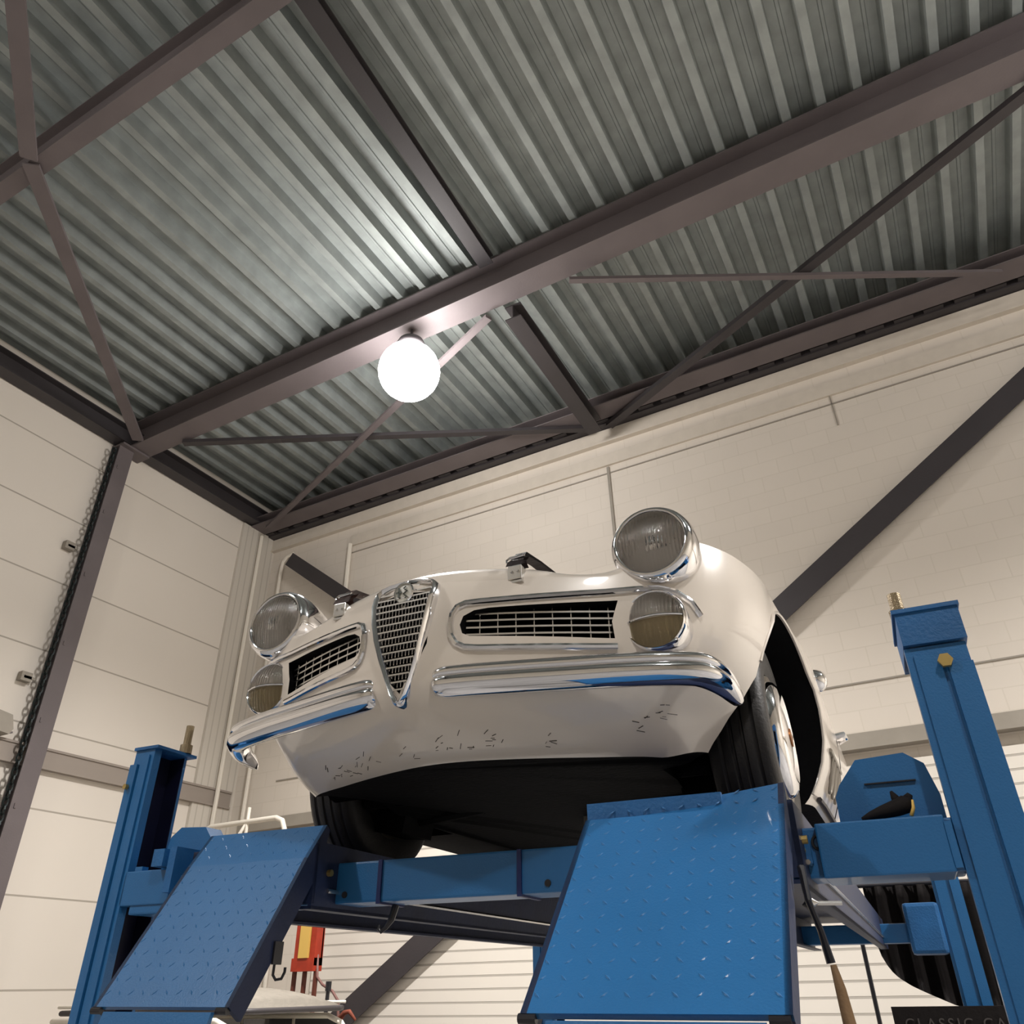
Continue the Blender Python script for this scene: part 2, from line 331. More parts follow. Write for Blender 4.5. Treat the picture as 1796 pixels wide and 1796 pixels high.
# ------------------------------------------------------------------ four post lift
def lw(u, v, w): return PIV + FR @ Vector((u, v, w-DECK))
LIFT_YAW = YAW
lift = empty('four_post_lift', lw(0, 1.95, 0), YAW, TILT, label='blue four post car lift holding the raised cream car', cat='car lift')
V0 = 1.95
def L_(bm_): # move from lift u,v,w frame to the root's frame
    bmesh.ops.translate(bm_, verts=bm_.verts, vec=(0, -V0, 0)); return bm_
def post(sx, u_out, u_in, v0, v1, top, block=True):
    """C channel open towards the car"""
    bm = BM(); uo, ui = sx*u_out, sx*u_in; t_ = sx*.012
    def B(a, b, *r): box(bm, min(a, b), max(a, b), *r)
    B(uo, uo-t_, v0, v1, .02, top)
    B(uo-t_, ui, v0, v0+.012, .02, top); B(uo-t_, ui, v1-.012, v1, .02, top)
    B(ui, ui-sx*.012, v0+.0, v0+.03, .02, top)
    B(uo+sx*.002, uo-sx*(.05 if block else .03), v0-.012, v0, .02, top-.05)          # doubled strip on the front face
    B(uo-sx*(.062 if block else .036), ui+sx*.004, v0-.006, v0, .02, top-.02)
    B(uo+sx*.08, ui-sx*.08, v0-.08, v1+.08, 0, .02)              # base plate
    p = obj('post', L_(bm), M_BLUE, lift); 
    bm = BM()
    if block: B(uo+sx*.006, ui-sx*.012, v0-.012, v1+.02, top+.005, top+.085); B(uo+sx*.01, ui-sx*.018, v0-.018, v1+.026, top+.085, top+.095)
    else: B(uo+sx*.004, ui-sx*.03, v0-.008, v1+.015, top, top+.010)
    obj('post_cap', L_(bm), M_BLUED, p)
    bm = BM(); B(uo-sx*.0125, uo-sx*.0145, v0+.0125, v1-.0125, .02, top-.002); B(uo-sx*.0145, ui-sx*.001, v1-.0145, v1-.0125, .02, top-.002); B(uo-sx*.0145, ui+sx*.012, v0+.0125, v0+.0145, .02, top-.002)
    obj('channel_shade', L_(bm), mat('shade_dark_navy', srgb(16, 18, 44), .45, noise=.3), p, )['label'] = 'painted dark shade on the inside of the post channel'  # thin navy sheets paint the shade inside the channel into the colour
    return p
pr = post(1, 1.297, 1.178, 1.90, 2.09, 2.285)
bm = BM(); lathe(bm, [(.020, 0), (.022, .03), (.016, .032), (.016, .075)], (1.182, 1.97, 2.38), (0, 0, 1), 12, cap1=True); lathe(bm, [(.018, 0), (.018, .03)], (1.182, 1.97, 2.38), (0, 0, 1), 6, cap1=True)
obj('threaded_rod', L_(bm), M_BRASS, pr)
bm = BM(); lathe(bm, [(.0165, 0), (.0165, .012)], (1.243, 1.886, 2.24), (0, -1, 0), 6, cap1=True); obj('bolt', L_(bm), M_ZINC, pr)
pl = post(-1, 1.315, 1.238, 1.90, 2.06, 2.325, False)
bm = BM(); lathe(bm, [(.022, 0), (.022, .03), (.014, .032), (.014, .10)], (-1.222, 2.03, 2.335), (0, 0, 1), 12, cap1=True); obj('threaded_rod', L_(bm), M_BRASS, pl)
bm = BM(); lathe(bm, [(.009, 0), (.009, .012)], (-1.305, 1.886, 2.20), (0, -1, 0), 6, cap1=True); obj('bolt', L_(bm), M_ZINC, pl)
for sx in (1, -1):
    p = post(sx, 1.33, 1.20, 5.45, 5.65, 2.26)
    bm = BM(); a, b = sorted((sx*1.0, sx*1.19)); box(bm, a, b, 5.43, 5.66, 1.74, 2.0, bev=.02); obj('slide_box', L_(bm), M_BLUED, p)
# cross beams
bm = BM(); box(bm, -1.19, 1.17, 1.905, 2.03, 1.806, 1.911, bev=.006)
cb = obj('crossbeam', L_(bm), M_BLUE, lift)
bm = BM(); box(bm, .889, 1.150, 1.885, 2.05, 1.803, 1.915, bev=.004); box(bm, 1.148, 1.162, 1.882, 2.05, 1.81, 1.90)
obj('beam_sleeve', L_(bm), M_BLUE, cb)
bm = BM(); box(bm, -1.236, -1.03, 1.90, 2.06, 1.832, 1.932, bev=.004); box(bm, -1.20, -1.17, 1.905, 1.93, 1.932, 1.945)
obj('beam_sleeve', L_(bm), M_BLUE, cb)
bm = BM(); box(bm, -1.085, -1.04, 1.86, 1.92, 1.935, 1.985); box(bm, -1.028, -1.0, 1.87, 1.99, 1.86, 1.99); obj('latch_block', L_(bm), M_BLUED, cb)
for sx, rr in ((1, 0.), (-1, .01)):
    bm = BM(); poly = [(.94, 1.90), (.942, 1.982), (.955, 2.008), (1.002, 2.062), (1.108, 2.068), (1.146, 2.04), (1.162, 1.97), (1.162, 1.90)]
    prism(bm, [(sx*a, b) for a, b in poly], 1.975, 2.045, 'xz')
    obj('carriage_plate', L_(bm), M_BLUE, cb)
bm = BM(); box(bm, 1.01, 1.12, 1.968, 1.976, 2.003, 2.006); obj('weld_seam', L_(bm), M_BLKG, cb)
for u in (-.262, .158):
    bm = BM(); box(bm, u-.006, u+.006, 1.899, 1.905, 1.806, 1.911); box(bm, u-.006, u+.006, 1.899, 2.03, 1.801, 1.806); obj('strap_band', L_(bm), mat('navy_band', srgb(20, 34, 84), .5), cb)
for u, w in ((-.375, 1.828), (.235, 1.828)):
    bm = BM(); lathe(bm, [(.0085, 0), (.0085, .003)], (u, 1.905, w), (0, -1, 0), 20, cap1=True); obj('drilled_hole', L_(bm), M_BLKG, cb)
bm = BM(); box(bm, .832, .872, 1.888, 1.905, 1.835, 1.895); hb = obj('bolt_plate', L_(bm), M_BLUED, cb)
bm = BM(); lathe(bm, [(.012, 0), (.010, .008)], (.850, 1.888, 1.862), (0, -1, 0), 10, cap1=True); obj('bolt', L_(bm), M_ZINC, hb)
bm = BM(); pts = [(.889+.012*math.cos(t), 1.903, 1.878+.014*math.sin(t)) for t in [R(100+20*i) for i in range(9)]]; tube(bm, pts, .0035, 5); tube(bm, [pts[-1], (.893, 1.903, 1.876)], .003, 5); obj('curved_arrow_mark', L_(bm), M_BLKG, cb)
bm = BM(); tube(bm, [(-.235, 1.95, 1.80), (-.24, 1.94, 1.765), (-.25, 1.93, 1.745), (-.262, 1.925, 1.735), (-.268, 1.925, 1.742), (-.266, 1.925, 1.752)], [.010, .009, .006, .005, .006, .003], 8)
obj('cable_hook', L_(bm), M_BLKG, cb)
bm = BM(); box(bm, -1.19, 1.19, 5.48, 5.62, 1.80, 1.90, bev=.006); cb2 = obj('crossbeam', L_(bm), M_BLUE, lift)
# runways
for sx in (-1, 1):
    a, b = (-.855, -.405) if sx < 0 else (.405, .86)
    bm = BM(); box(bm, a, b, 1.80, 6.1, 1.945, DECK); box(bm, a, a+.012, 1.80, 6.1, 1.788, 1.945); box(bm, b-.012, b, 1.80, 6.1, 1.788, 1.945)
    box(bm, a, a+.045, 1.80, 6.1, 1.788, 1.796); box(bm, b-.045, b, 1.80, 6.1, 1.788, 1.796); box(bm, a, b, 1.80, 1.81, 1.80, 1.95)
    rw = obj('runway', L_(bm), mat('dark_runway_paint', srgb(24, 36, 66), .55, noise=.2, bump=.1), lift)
    s = b-.012 if sx < 0 else b
    bm = BM(); e = b+.004; tube(bm, [(e, 1.86, 1.835), (e, 6.0, 1.835)], .006, 6); obj('safety_cable', L_(bm), M_CHROME2, rw)
    bm = BM(); lathe(bm, [(.009, 0), (.009, .012)], (b, 1.86, 1.88), (1, 0, 0), 8, cap1=True); obj('bolt', L_(bm), M_ZINC, rw)
# ramps: chequered plates hanging from the runway ends
def ramp(u0, u1, top, bend, bot, skew=0., hook=False, rows=13):
    """top / bend / bot: (v, w)"""
    bm = BM(); T = .012
    def P(u, q): return Vector((u, q[0], q[1]))
    Lc = [P(u0, (top[0]-skew*.6, top[1]-skew)), P(u0, bend), P(u0, bot)]; Rc = [P(u1, top), P(u1, bend), P(u1, bot)]
    nrm = []
    for i in range(2):
        n = (Rc[i+1]-Rc[i]).cross(Lc[i]-Rc[i]).normalized(); nrm.append(n if n.y < 0 else -n)
    for i in range(2):
        for off in (0, -T):
            f = bm.faces.new([bm.verts.new(p + nrm[i]*off) for p in (Lc[i], Rc[i], Rc[i+1], Lc[i+1])])
    for a, b in ((Lc[0], Rc[0]), (Lc[2], Rc[2])):
        n = nrm[0] if a is Lc[0] else nrm[1]
        bm.faces.new([bm.verts.new(p) for p in (a, b, b-n*T, a-n*T)])
    n = nrm[1]
    pl_ = obj('ramp_plate', L_(bm), M_BLUE, lift)
    for side, C_ in ((u0, Lc), (u1, Rc)):                          # side cheeks
        bm = BM(); s0 = side; s1 = side+(.012 if side == u0 else -.012)
        poly = [C_[0], C_[1], C_[2], C_[2]-n*.055+Vector((0, .0, .0)), C_[1]-n*.062, C_[0]-nrm[0]*.02]
        prism(bm, [(p.y, p.z) for p in poly], s0, s1, 'yz'); obj('side_cheek', L_(bm), mat('dark_runway_paint', (0, 0, 0, 1)), pl_)
    # raised tread lozenges in a woven pattern
    pm = pl_.data; bm = BM(); bm.from_mesh(pm); bmesh.ops.translate(bm, verts=bm.verts, vec=(0, V0, 0)); ln = (Rc[2]-Rc[1]).length; d = (Rc[2]-Rc[1]).normalized(); d0 = (Rc[1]-Rc[0]).normalized(); l0 = (Rc[1]-Rc[0]).length
    pu = (u1-u0)/11.0
    def loz(c, ax, nn):
        perp = ax.cross(nn).normalized(); h = ax*.0100; q = perp*.0026
        vs = [bm.verts.new(c+h), bm.verts.new(c+q), bm.verts.new(c-h), bm.verts.new(c-q)]
        tp = bm.verts.new(c+nn*.0013+ax*.004); tq = bm.verts.new(c+nn*.0013-ax*.004)
        for f in ((vs[0], vs[1], tp), (vs[1], tq, tp), (vs[1], vs[2], tq), (vs[2], vs[3], tq), (vs[3], tp, tq), (vs[3], vs[0], tp)): bm.faces.new(f)
    for dd, LL, nn, base in ((d, ln, nrm[1], Rc[1]), (d0, l0, nrm[0], Rc[0])):
        r_ = 0; s = .018
        while s < LL-.01:
            for i in range(11):
                c = base + dd*s + Vector((-(i+.5)*pu, 0, 0))
                sg = 1 if (r_+i) % 2 else -1
                ax = (Vector((1, 0, 0)) + dd*sg*1.0).normalized()
                if skew and dd is d0 and s < skew*1.3*(i/11): continue
                loz(c, ax, nn)
            s += pu*.9; r_ += 1
    bmesh.ops.recalc_face_normals(bm, faces=bm.faces); L_(bm); bm.to_mesh(pm); bm.free()
    # hinge pins and lower flap
    for u in (u0+.012, u1-.02):
        bm = BM(); lathe(bm, [(.008, -.016), (.008, .016)], (u, bot[0]+.004, bot[1]-.008), (1, 0, 0), 12, cap0=True, cap1=True)
        obj('hinge_pin', L_(bm), M_BLKG, pl_)
    bm = BM(); A = P(u0+.05, (bot[0]-.006, bot[1]-.012)); 
    p0 = Vector((u0+.05, bot[0]-.010, bot[1]-.010)); q0 = Vector((u1-.04, bot[0]-.010, bot[1]-.010)); dn = Vector((0, -.05, -.16))
    nn = dn.cross(Vector((1, 0, 0))).normalized()
    vs = [bm.verts.new(p) for p in (p0, q0, q0+dn, p0+dn)]; ws = [bm.verts.new(p+Vector((0, .012, 0))) for p in (p0, q0, q0+dn, p0+dn)]
    bm.faces.new(vs); bm.faces.new(list(reversed(ws)))
    for k in range(4): bm.faces.new((vs[k], vs[(k+1) % 4], ws[(k+1) % 4], ws[k]))
    obj('ramp_flap', L_(bm), M_BLUE, pl_)
    if hook:
        e = u1; y, z = bot[0]+.135, bot[1]+.085
        bm = BM(); box(bm, e, e+.006, y-.01, y+.022, z+.0, z+.05); tube(bm, [(e+.003, y, z), (e+.004, y-.002, z-.022), (e+.012, y, z-.032), (e+.026, y+.004, z-.03), (e+.032, y+.006, z-.016), (e+.032, y+.006, z-.006)], .0035, 7)
        obj('cable_hook', L_(bm), M_BLKG, pl_)
    return pl_
ramp(-.835, -.408, (1.836, 2.003), (1.766, 1.910), (1.548, 1.573), hook=True)
ramp(.410, .852, (1.770, 1.986), (1.715, 1.933), (1.335, 1.571), skew=.05)
bm = BM(); box(bm, .408, .72, 1.735, 1.75, 1.93, 1.972); obj('wheel_stop', L_(bm), M_BLUED, lift)
# work glove lying on the beam end
g = empty('work_glove', lw(1.055, 1.93, 1.915), LIFT_YAW, label='crumpled black work glove with a pale cuff on the right beam end', cat='glove')
bm = BM(); tube(bm, [(-.065, 0, .008), (-.045, .0, .014), (-.02, 0, .020), (.01, 0, .026), (.03, 0, .032), (.045, .0, .034)], [.006, .012, .017, .022, .024, .016], 10, flat=.8)
tube(bm, [(.018, 0, .035), (.012, 0, .05), (.008, 0, .062)], [.012, .008, .003], 8); tube(bm, [(.035, .0, .04), (.045, 0, .052)], [.012, .006], 8)
obj('glove_body', bm, M_CLOTH, g, smooth=True)
bm = BM(); tube(bm, [(.036, -.022, .004), (.044, -.022, .020), (.046, -.02, .036)], [.007, .006, .004], 8, flat=.6); obj('cuff', bm, M_YEL, g, smooth=True)
# lever beside the right ramp
bm = BM(); tube(bm, [(.872, 1.62, 1.80), (.876, 1.60, 1.74), (.888, 1.60, 1.69), (.895, 1.60, 1.64)], [.008, .006, .006, .008], 8); lathe(bm, [(.001, -.012), (.012, 0), (.001, .012)], (.874, 1.62, 1.735), (1, 0, 0), 10)
obj('release_lever', L_(bm), M_BLKG, lift)
bm = BM(); tube(bm, [(.876, 1.615, 1.737), (.93, 1.64, 1.737)], .004, 8); lathe(bm, [(.001, -.01), (.009, 0), (.001, .01)], (.882, 1.612, 1.737), (1, 0, 0), 10); obj('lever_rod', L_(bm), M_CHROME2, lift)

# ------------------------------------------------------------------ the car
car = empty('classic_roadster', lw(0, CAR_V, DECK+.001), YAW, TILT, label='cream white classic roadster with chrome grille raised on the blue lift', cat='car')
LV = [  # z, front y, front half width, side half width
    (.155, -.610, .650, .82), (.175, -.672, .668, .835), (.205, -.735, .692, .85), (.250, -.785, .722, .87), (.300, -.812, .762, .89),
    (.380, -.822, .808, .91), (.470, -.822, .834, .92), (.540, -.815, .852, .92), (.580, -.800, .860, .91)]
YC = -.12; YR = 2.85; YEND = 3.66
def lerp(a, b, t): return a+(b-a)*t
def lev(z):
    z = max(LV[0][0], min(LV[-1][0], z))
    for a, b in zip(LV, LV[1:]):
        if z <= b[0]: t = (z-a[0])/(b[0]-a[0]); return [lerp(a[i], b[i], t) for i in range(4)]
def sm(t): t = max(0, min(1, t)); return t*t*(3-2*t)
def keel(u, z): return -.028*math.exp(-(u/.115)**2)*sm((z-.17)/.10)
PA = [0, .12, .242, .368, .501, .643, .804, .919, 1.05, 1.189, 1.325, 1.461, PI/2]
PG = [1, .985, .945, .893, .832, .765, .700, .650, .560, .430, .270, .115, 0]
def gprof(a):
    """nose depth (1 at the centre, 0 where the flank starts) against a = asin(u / half width)"""
    for i in range(len(PA)-1):
        if a <= PA[i+1]+1e-9:
            x0, x1 = PA[i], PA[i+1]; h = x1-x0; t = (a-x0)/h
            def slope(k):
                if k == 0: return 0.
                if k == len(PA)-1: return (PG[-1]-PG[-2])/(PA[-1]-PA[-2])
                return (PG[k+1]-PG[k-1])/(PA[k+1]-PA[k-1])
            m0, m1 = slope(i)*h, slope(i+1)*h
            return (2*t**3-3*t*t+1)*PG[i]+(t**3-2*t*t+t)*m0+(-2*t**3+3*t*t)*PG[i+1]+(t**3-t*t)*m1
    return 0.
def outline(z, th):
    """half outline at height z; th 0..1 front, 1..2 side, 2..3 rear"""
    _, yf, wf, ws = lev(z)
    if th <= 1:
        a = th*PI/2; u = wf*math.sin(a); return u, YC-(YC-yf)*gprof(a)+keel(u, z)
    if th <= 2:
        t = th-1; y = lerp(YC, YR, t); w = lerp(wf, ws, sm((y-YC)/.75)); return w, y
    a = (th-2)*PI/2; rd = (YEND-YR)*(1-.25*sm((.30-z)/.14)); return ws*math.cos(a), YR+rd*math.sin(a)
def yfront(u, z):
    _, yf, wf, ws = lev(z); s = min(.999, abs(u)/wf); return YC-(YC-yf)*gprof(math.asin(s))+keel(u, z)
PT = []
for i in range(401):
    a = i/400*PI/2; x_, y_ = math.sin(a), gprof(a); PT.append((math.atan2(y_, x_), math.hypot(x_, y_)))
def qrad(sx_, dy_):
    """1 on the rim, 0 at the middle"""
    ph = math.atan2(dy_, sx_); lo, hi = 0, 400
    while hi-lo > 1:
        m = (lo+hi)//2
        if PT[m][0] > ph: lo = m
        else: hi = m
    (a0, r0), (a1, r1) = PT[lo], PT[hi]; t = 0 if a0 == a1 else (ph-a0)/(a1-a0)
    return math.hypot(sx_, dy_)/lerp(r0, r1, max(0, min(1, t)))
def rimz(u, y): return .58+.115*sm((abs(u)-.52)/.12)*(1-.75*sm((y-.1)/1.1))
def top_z(u, y):
    """height of the upper skin"""
    _, yf, wf, ws = lev(.58); au = abs(u)
    w = wf if y < YC else lerp(wf, ws, sm((y-YC)/.75))
    if y < YC: q = qrad(au/w, (YC-y)/(YC-yf))
    elif y < YR: q = au/w
    else: q = math.sqrt((au/w)**2+((y-YR)/(YEND-YR))**2)
    q = min(1, q)
    hood = .715+.09*sm((y+.7)/1.3)-.16*au*au
    if y > 1.9: hood = lerp(hood, .80-.1*au*au-.14*sm((y-2.6)/1.0), sm((y-1.9)/.5))
    fend = .112*math.exp(-((au-.69)/.145)**2)*(1-.55*sm((y-.6)/.9))
    valley = -.05*math.exp(-((au-.44)/.10)**2)*(1-sm((y+.2)/.7))
    H = hood+fend+valley
    B_ = rimz(u, y); z = B_+(max(H, B_+.03)-B_)*max(0, 1-q**lerp(3.2, 5.5, sm((au-.50)/.2)))**.5
    if -.56 < y < .2 and abs(au-.632) < .100:                       # rounded lamp nacelle
        n = .660+math.sqrt(max(0, .100**2-(au-.632)**2))*(1-.25*sm((y+.4)/.5))
        z = max(z, lerp(n, z, sm((y+.25)/.45)))
    return z
ths = [1-math.cos(i/44*PI/2)*0-1+i/44 for i in range(45)] + [1+i/70 for i in range(1, 71)] + [2+i/24 for i in range(1, 25)]
bm = BM()
side = []
def lift_z(u, y, z):
    return rimz(u, y) if z > .57 else z+.052*sm((abs(u)-.54)/.13)*max(0, 1-(z-.155)/.26)*(1-sm((y+.25)/.3))+.022*sm((y-.30)/.3)*(1-sm((y-2.1)/.3))*max(0, 1-(z-.155)/.2)
for z, *_ in LV:
    pts = [outline(z, t) for t in ths]
    side.append([Vector((-u, y, lift_z(u, y, z))) for u, y in pts[::-1]] + [Vector((u, y, lift_z(u, y, z))) for u, y in pts[1:]])
zs_extra = []
V = [[bm.verts.new(p) for p in r] for r in side]
nT = len(ths)
for a, b in zip(V, V[1:]):
    for k in range(len(a)-1): bm.faces.new((a[k], a[k+1], b[k+1], b[k]))
rim = V[-1]
NR = 26; rows = []
for k, t in enumerate(ths):
    u, y = outline(.58, t); left = rim[nT-1-k]; right = rim[nT-1+k]
    if k == 0 or k == nT-1: rows.append([left if k == 0 else rim[0]]*(2*NR+1)); continue
    row = [left]
    for j in range(1, 2*NR):
        s = -math.cos(PI*j/(2*NR))
        row.append(bm.verts.new((u*s, y-keel(u, .58)*0, top_z(u*s, y))))
    row.append(right); rows.append(row)
for a, b in zip(rows, rows[1:]):
    for k in range(2*NR):
        q = [a[k], a[k+1], b[k+1], b[k]]; q2 = []
        for v in q:
            if v not in q2: q2.append(v)
        if len(q2) > 2:
            try: bm.faces.new(q2)
            except ValueError: pass
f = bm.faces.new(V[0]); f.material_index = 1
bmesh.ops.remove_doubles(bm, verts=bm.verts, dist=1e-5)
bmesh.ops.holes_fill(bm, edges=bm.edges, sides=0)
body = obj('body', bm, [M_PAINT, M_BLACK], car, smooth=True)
# cutters for arches and front openings
def cutter(bm_, m):
    o = obj('cutter', bm_, m); o.parent = car; return o
def rounded(u0, u1, z0, z1, r0, r1, n=6):
    pts = []
    for cx, cz, a0, r in ((u1-r1, z1-r1, 0, r1), (u0+r0, z1-r0, 90, r0), (u0+r0, z0+r0, 180, r0), (u1-r1, z0+r1, 270, r1)):
        for i in range(n+1): a = R(a0+90*i/n); pts.append((cx+r*math.cos(a), cz+r*math.sin(a)))
    return pts
cuts = []
for sx in (-1, 1):
    for y in (.12, 2.62):
        bm = BM(); lathe(bm, [(.378, .50), (.378, .75), (.374, 1.05)], (0, y, .31), (sx, 0, 0), 72, cap0=True, cap1=True); cuts.append(bm)
    bm = BM(); poly = [(.152, .448), (.158, .425), (.175, .417), (.515, .405), (.512, .45), (.530, .508), (.22, .494), (.185, .488), (.160, .472)]
    prism(bm, [(sx*a, b) for a, b in poly], -.95, -.45, 'xz'); cuts.append(bm)
bm = BM(); prism(bm, [(-.075, .40), (-.045, .33), (0, .28), (.045, .33), (.075, .40), (.082, .55), (-.082, .55)], -1.0, -.70, 'xz'); cuts.append(bm)
dg = None
for cbm in cuts:
    o = cutter(cbm, M_BLACK); md = body.modifiers.new('b', 'BOOLEAN'); md.operation = 'DIFFERENCE'; md.object = o; md.solver = 'EXACT'
    try: md.material_mode = 'TRANSFER'
    except Exception: pass
    bpy.context.view_layer.update(); dg = bpy.context.evaluated_depsgraph_get()
    me = bpy.data.meshes.new_from_object(body.evaluated_get(dg)); body.modifiers.clear(); body.data = me
    bpy.data.objects.remove(o)
body.data.name = 'body'
body.data.polygons.foreach_set('use_smooth', [True]*len(body.data.polygons)); body.data.set_sharp_from_angle(angle=R(38))

def part(name, bm, m, parent=car, smooth=True, auto=35, label=None):
    o = obj(name, bm, m, parent, smooth=smooth, auto=auto)
    if label: o['label'] = label
    return o
# ---- bumpers
BP = [(.085, -.826), (.20, -.806), (.42, -.748), (.55, -.712), (.67, -.668), (.735, -.622), (.775, -.55), (.79, -.45)]
def bpath(t):
    x = t*(len(BP)-1); i = min(int(x), len(BP)-2); f_ = x-i
    p0, p1, p2, p3 = [Vector(BP[max(0, min(len(BP)-1, k))]) for k in (i-1, i, i+1, i+2)]
    return .5*((2*p1)+(p2-p0)*f_+(2*p0-5*p1+4*p2-p3)*f_**2+(3*p1-p0-3*p2+p3)*f_**3)
def bumper(sx):
    sec = [(-.035, .338), (-.010, .341), (.000, .335), (.003, .326), (.001, .319), (-.003, .315), (.003, .310), (.008, .300), (.006, .286), (-.005, .273), (-.025, .264), (-.045, .266), (-.050, .30)]
    rows_ = []; N = 70
    for i in range(N+1):
        t = i/N; p = bpath(t); d_ = (bpath(min(1, t+.01))-bpath(max(0, t-.01))).normalized(); n = Vector((d_.y, -d_.x))
        if i == 0: pass
        e0 = min(1, i/5.0); e1 = min(1, (N-i)/22.0); a0 = math.sqrt(1-(1-e0)**2); a1 = math.sqrt(1-(1-e1)**2)
        k = lerp(.55, 1, a0)*lerp(.10, 1, a1)
        rows_.append([Vector((sx*(p.x+n.x*(-.02+(d+.02)*k)), p.y+n.y*(-.02+(d+.02)*k), .300+(z-.300)*k-.040*(1-e1)**1.5)) for d, z in sec])
    bm = BM(); Vv = grid(bm, rows_, close=True); bm.faces.new(Vv[0]); bm.faces.new(Vv[-1])
    return part('bumper', bm, M_CHROME, smooth=True, auto=60)
for sx in (-1, 1):
    b = bumper(sx)
    bm = BM(); a, c = sorted((sx*.12, sx*.20)); box(bm, a, c, -.79, -.70, .275, .322); part('bumper_bracket', bm, M_STEELD, b, smooth=False)
# ---- chrome moulding round the side intakes and the bars in them
for sx in (-1, 1):
    path = [(.520, .383), (.40, .383), (.30, .383), (.20, .384), (.165, .387), (.145, .397), (.134, .417), (.131, .445), (.134, .475), (.145, .497), (.165, .508), (.20, .512), (.30, .518), (.40, .524), (.50, .531), (.58, .538), (.63, .540), (.67, .530), (.70, .508), (.716, .475)]
    # densify
    pp = []
    for (a, b), (c, d) in zip(path, path[1:]):
        for i in range(3): pp.append((lerp(a, c, i/3), lerp(b, d, i/3)))
    pp.append(path[-1])
    bm = BM(); tube(bm, [(sx*u, yfront(u, z)-.004, z) for u, z in pp], .0085, 8)
    mo = part('intake_moulding', bm, M_CHROME)
    bm = BM(); 
    for z in (.428, .447, .466, .485):
        pts = [(sx*u, yfront(u, z)+.022, z) for u in [.158+i*.0445 for i in range(9)]]
        for a, b in zip(pts, pts[1:]): beam(bm, a, b, .004, .005)
    for i in range(8):
        u = .19+i*.044; beam(bm, (sx*u, yfront(u, .45)+.026, .410), (sx*u, yfront(u, .45)+.026, .500), .003, .003, up=(0, 1, 0))
    part('intake_bars', bm, M_CHROME2, mo, smooth=False)
# ---- shield grille
half = [(0, .246), (.012, .250), (.026, .272), (.044, .318), (.062, .370), (.076, .420), (.087, .470), (.094, .520), (.097, .550), (.093, .572), (.080, .586), (.055, .594), (.025, .597), (0, .598)]
ring = half + [(-u, z) for u, z in half[-2:0:-1]]
def inset(p, d):
    n = len(p); out = []
    for i in range(n):
        a, b, c = Vector(p[i-1]), Vector(p[i]), Vector(p[(i+1) % n]); t = (c-a).normalized(); nn = Vector((-t.y, t.x)); out.append((b+nn*d)[:])
    return out
def gy(z): return -.842-.020*sm((z-.25)/.2)+.03*sm((z-.50)/.10)
bm = BM(); in1, in2, in3 = inset(ring, .007), inset(ring, .014), inset(ring, .019)
layers = [(ring, .055), (ring, .018), (inset(ring, .002), .006), (in1, .0), (in2, .006), (in3, .020), (in3, .045)]
grid(bm, [[(u, gy(z)+dy, z) for u, z in r_] for r_, dy in layers], close=True)
gr = part('shield_grille', bm, M_CHROME, auto=50)
bm = BM(); bb = inset(ring, .015); bm.faces.new([bm.verts.new((u, gy(z)+.040, z)) for u, z in bb]); part('grille_backing', bm, M_BLACK, gr, smooth=False)
def half_w(z):
    for (a, b), (c, d) in zip(half, half[1:]):
        if b <= z <= d and d > b: return lerp(a, c, (z-b)/(d-b))
    return .06
for i in range(15):
    z = .290+i*.0192; w_ = half_w(z)-.016
    if w_ < .006: continue
    bm = BM(); box(bm, -w_, w_, gy(z)+.010, gy(z)+.020, z-.0022, z+.0022)
    n = int(w_*2/.0095)
    for k in range(n): x = -w_+(k+.5)*2*w_/n; box(bm, x-.0012, x+.0012, gy(z)+.020, gy(z)+.026, z-.011, z-.0022)
    part('grille_bar', bm, M_CHROME2, gr, smooth=False)
bm = BM(); lathe(bm, [(.030, 0), (.031, .010), (.028, .014), (.0265, .011), (.0265, .009)], (0, -.832, .553), (0, -1, 0), 32)
bd = part('round_badge', bm, M_CHROME, gr)
bm = BM(); lathe(bm, [(.0265, .0085), (.001, .0105)], (0, -.832, .553), (0, -1, 0), 32, cap0=True); part('badge_face', bm, mat('badge_enamel_pale', srgb(190, 188, 178), .3, coat=1), bd)
bm = BM(); box(bm, -.016, -.011, -.8455, -.8435, .540, .568); box(bm, -.022, -.005, -.8455, -.8435, .552, .557)   # cross
pts = [(.006+.006*math.sin(t*1.6), -.8445, .536+t*.0042) for t in range(9)]; tube(bm, pts, .0017, 6)          # serpent curve
part('badge_device', bm, mat('badge_enamel_dark', srgb(70, 76, 70), .3), bd, smooth=False)
bm = BM(); prism(bm, [(-.040, .583), (-.034, .553), (-.016, .524), (0, .512), (.016, .524), (.034, .553), (.040, .583)], -.826, -.818, 'xz'); part('badge_plate', bm, M_CHROME2, gr, smooth=False)
